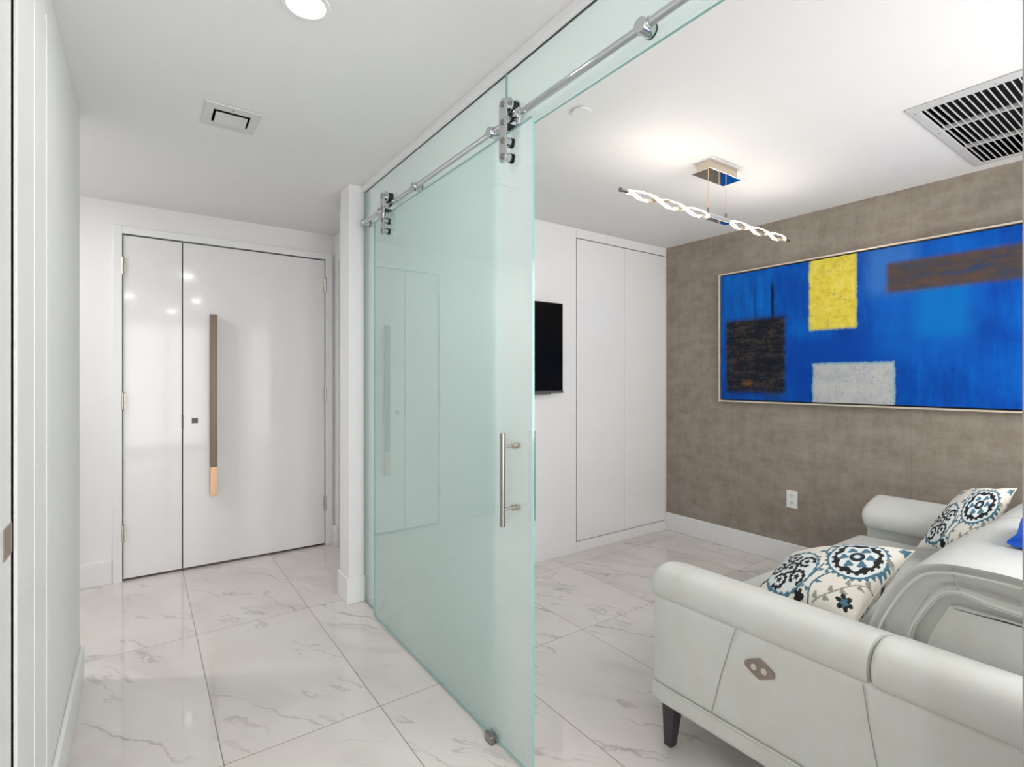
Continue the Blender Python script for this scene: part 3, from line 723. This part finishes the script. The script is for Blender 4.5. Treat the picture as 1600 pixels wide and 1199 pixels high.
# ================================================================ CUSHIONS
def pattern(u, v):
    """suzani embroidery: cream ground, black / teal / sage motifs. u,v arrays in 0..1"""
    cream = np.array(sr(232, 228, 218)); teal = np.array(sr(74, 118, 140)); blk = np.array(sr(18, 18, 22)); sage = np.array(sr(150, 150, 138)); pale = np.array(sr(226, 232, 232))
    u = .5 + (u - .5) * .92
    C = np.ones(u.shape + (3,)) * cream
    def put(mask, col): C[mask] = col
    def polar(cx, cy, sx=1, sy=1, rot=0):
        dx, dy = u - cx, v - cy; c, s = math.cos(rot), math.sin(rot)
        x, y = (dx * c + dy * s) / sx, (-dx * s + dy * c) / sy
        return np.hypot(x, y), np.arctan2(y, x)
    def stroke(pts, w, col, leaves=0, lc=None, lr=.02):
        P = spline(pts, 10)
        D = np.full(u.shape, 9.)
        for p, q in zip(P, P[1:]):
            d = q - p; L = d @ d + 1e-12; tt = np.clip(((u - p[0]) * d[0] + (v - p[1]) * d[1]) / L, 0, 1)
            D = np.minimum(D, np.hypot(u - p[0] - tt * d[0], v - p[1] - tt * d[1]))
        put(D < w, col)
        if leaves:
            for i in range(1, leaves + 1):
                k = int(i * (len(P) - 2) / (leaves + .5)); p = P[k]; d = P[k + 1] - P[k]; d = d / (np.hypot(*d) + 1e-9); s = 1 if i % 2 else -1
                nrm = np.array([-d[1], d[0]]) * s; c0 = p + nrm * lr * 1.2; ang = math.atan2(nrm[1] + d[1] * .8, nrm[0] + d[0] * .8)
                r, a = polar(c0[0], c0[1], lr * 1.15, lr * .75, ang)
                put(r < 1 + .22 * np.cos(3 * a), lc if lc is not None else col)
    def swirl(cx, cy, R, rot, asp=1):
        r, a = polar(cx, cy, R, R * asp, 0); a = (a - rot + PI) % (2 * PI) - PI; sp = 1 - .10 * (a / PI)
        jag = .05 * np.sign(np.sin(a * 9))
        put((np.abs(r - .80 * sp) < .19 + jag) & (np.abs(a) < 2.75), blk)
        put(r < .32 + .10 * np.cos(5 * a), blk)
    def med_swirl(cx, cy, R, rot=0, asp=1):
        r, a = polar(cx, cy, R, R * asp, 0)
        put(r < 1.0, pale * .97)
        put(np.abs(r - 1) < .045 + .02 * np.cos(a * 24), teal)
        put((np.abs(r - 1.09) < .035) & (np.cos(a * 9) > .86), teal)
        swirl(cx, cy, R * .30, rot + .6, asp)
        for k in range(5):
            A = rot + PI / 2 + k * 2 * PI / 5; swirl(cx + R * .60 * math.cos(A), cy + R * .62 * asp * math.sin(A), R * .32, A + 2.2, asp)
    def med_scallop(cx, cy, R, rot=0, asp=1):
        r, a = polar(cx, cy, R, R * asp, 0); a = (a - rot + PI) % (2 * PI) - PI; tip = 1 + .20 * np.exp(-(a / .40) ** 2); q = r / tip
        put(q < 1.10 + .05 * np.cos(a * 26), teal); put(q < .98, pale)
        put(q < .86 + .06 * np.sign(np.cos(a * 18)) * .6, blk); put(q < .66 + .07 * np.cos(a * 7), pale)
        for k in range(6):
            A = rot + k * PI / 3; rr, aa = polar(cx + R * .46 * math.cos(A), cy + R * .46 * asp * math.sin(A), R * .15, R * .15 * asp, 0)
            put(rr < 1 + .25 * np.cos(3 * aa), teal)
        put((r < .27), blk); put(r < .15, teal); put(r < .10, pale)
    def tuft(cx, cy, R, col, n=5):
        r, a = polar(cx, cy, R, R); put(r < .55 + .45 * np.abs(np.cos(a * n / 2)), col)
    stroke([(.02, .30), (.10, .16), (.28, .06), (.42, .10), (.52, .22), (.56, .40)], .0075, teal, 6)
    stroke([(.56, .0), (.56, .16), (.66, .32), (.80, .42), (.92, .48)], .0075, teal, 6)
    stroke([(.20, .95), (.38, .93), (.48, .84), (.49, .70), (.51, .58), (.56, .53), (.55, .60)], .008, teal, 6, None, .028)
    stroke([(.60, .02), (.72, .12), (.84, .26), (.97, .36)], .006, sage, 7, sage, .024)
    stroke([(.02, .66), (.06, .80), (.18, .90), (.30, .93)], .006, sage, 5, sage, .022)
    stroke([(.99, .55), (.93, .60), (.90, .52)], .007, teal)
    med_swirl(.31, .30, .215, .2, 1.3); med_scallop(.745, .58, .195, 2.4, 1.35)
    tuft(.84, .10, .07, blk, 6); tuft(.84, .10, .035, teal, 5); tuft(.22, .83, .05, blk, 5); tuft(.22, .83, .018, teal)
    tuft(.05, .14, .06, blk, 6); tuft(.95, .92, .05, teal, 5); tuft(.47, .03, .05, blk, 5); tuft(.06, .52, .04, blk, 6); tuft(.50, .97, .035, sage); tuft(.94, .70, .03, sage)
    return C
def cushion_mat():
    t = NT('embroidered_cotton'); c = t.node('ShaderNodeVertexColor', layer_name='embroidery').outputs['Color']
    t.link(c, t.b.inputs['Base Color']); t.b.inputs['Roughness'].default_value = .85
    t.bump(t.noise(t.geo(), 700, 2), .2, .001)
    return t.m
M['cushion'] = cushion_mat()
def cushion(name, label, corners, thick, seed, flip=(1, 1)):
    """four corners (D,C,B,A) bilinear; face sides bulge along the plane normal; piping seam at the rim"""
    D, C_, B_, A = [Vector(c) for c in corners]; N = 190; cen = (A + B_ + C_ + D) / 4
    nrm = (C_ - D).cross(A - D).normalized()
    if nrm.z < 0: nrm = -nrm
    rnd = random.Random(seed); ph = [rnd.uniform(0, 6) for _ in range(8)]
    t = thing(name, label, 'cushion', cen, 'embroidered throw cushions')
    g = np.linspace(0, 1, N + 1); U, V = np.meshgrid(g, g, indexing='ij')
    def P(u, v, s):
        # pinch the rim so corners stay pointed
        du, dv = u - .5, v - .5
        k = 1 - .07 * (1 - (2 * abs(dv)) ** 2) * (2 * abs(du)) ** 3; l = 1 - .07 * (1 - (2 * abs(du)) ** 2) * (2 * abs(dv)) ** 3
        uu, vv = .5 + du * k, .5 + dv * l
        base = (D * (1 - uu) + C_ * uu) * (1 - vv) + (A * (1 - uu) + B_ * uu) * vv
        e = max(0, 1 - (2 * du) ** 2) * max(0, 1 - (2 * dv) ** 2)
        edge = min(u, 1 - u, v, 1 - v)
        wr = .0035 * math.sin(24 * u + ph[0] + 5 * v) * math.exp(-edge * 9) + .003 * math.sin(27 * v + ph[1] + 4 * u) * math.exp(-edge * 9) + .002 * math.sin(9 * u + 7 * v + ph[2])
        hgt = thick * (e ** .46) * .5 + (wr if e > .002 else 0) * min(1, edge * 30)
        return base + nrm * hgt * s
    bm = B(); T = [[bm.verts.new(P(i / N, j / N, 1)) for j in range(N + 1)] for i in range(N + 1)]
    n2 = 60
    for i in range(N):
        for j in range(N): bm.faces.new((T[i][j], T[i + 1][j], T[i + 1][j + 1], T[i][j + 1]))
    Q = [[T[i][j] if i in (0, N) or j in (0, N) else bm.verts.new(P(i / N, j / N, -1)) for j in range(N + 1)] for i in range(N + 1)]
    for i in range(N):
        for j in range(N):
            f = (Q[i][j], Q[i][j + 1], Q[i + 1][j + 1], Q[i + 1][j])
            if len(set(f)) == 4:
                try: bm.faces.new(f)
                except ValueError: pass
    # colours per vertex
    pu = U if flip[0] > 0 else 1 - U; pv = V if flip[1] > 0 else 1 - V
    colr = pattern(pu, pv)
    colb = pattern(1 - pu, pv)
    vals = {}
    bm.verts.index_update()
    for i in range(N + 1):
        for j in range(N + 1):
            vals[Q[i][j].index] = colb[i, j]; vals[T[i][j].index] = colr[i, j]
    arr = np.ones((len(bm.verts), 4), 'f')
    for k, c in vals.items(): arr[k, :3] = c
    o = obj('cover', bm, 'cushion', t, False)
    for p in o.data.polygons: p.use_smooth = True
    a = o.data.color_attributes.new('embroidery', 'FLOAT_COLOR', 'POINT'); a.data.foreach_set('color', arr.ravel())
    rim = [P(u, 0, 0) for u in np.linspace(0, 1, 30)] + [P(1, v, 0) for v in np.linspace(0, 1, 30)][1:] + [P(1 - u, 1, 0) for u in np.linspace(0, 1, 30)][1:] + [P(0, 1 - v, 0) for v in np.linspace(0, 1, 30)][1:]
    b = B(); tube(b, rim, .0025, 6); s = obj('seam', b, simple('cream_seam', sr(222, 216, 202), .8), t, True)
    return t
# corners order: (u=0,v=0), (u=1,v=0), (u=1,v=1), (u=0,v=1)
cushion('throw_cushion', 'suzani-embroidered cushion lying against the near arm of the sofa', [(1.960, 1.12, .575), (1.945, .755, .600), (2.36, .715, .785), (2.40, 1.19, .62)], .19, 3)
cushion('throw_cushion', 'suzani-embroidered cushion propped against the far arm of the sofa', [(3.235, .97, .565), (3.18, .73, .60), (3.55, .655, .885), (3.56, .86, .835)], .16, 7)
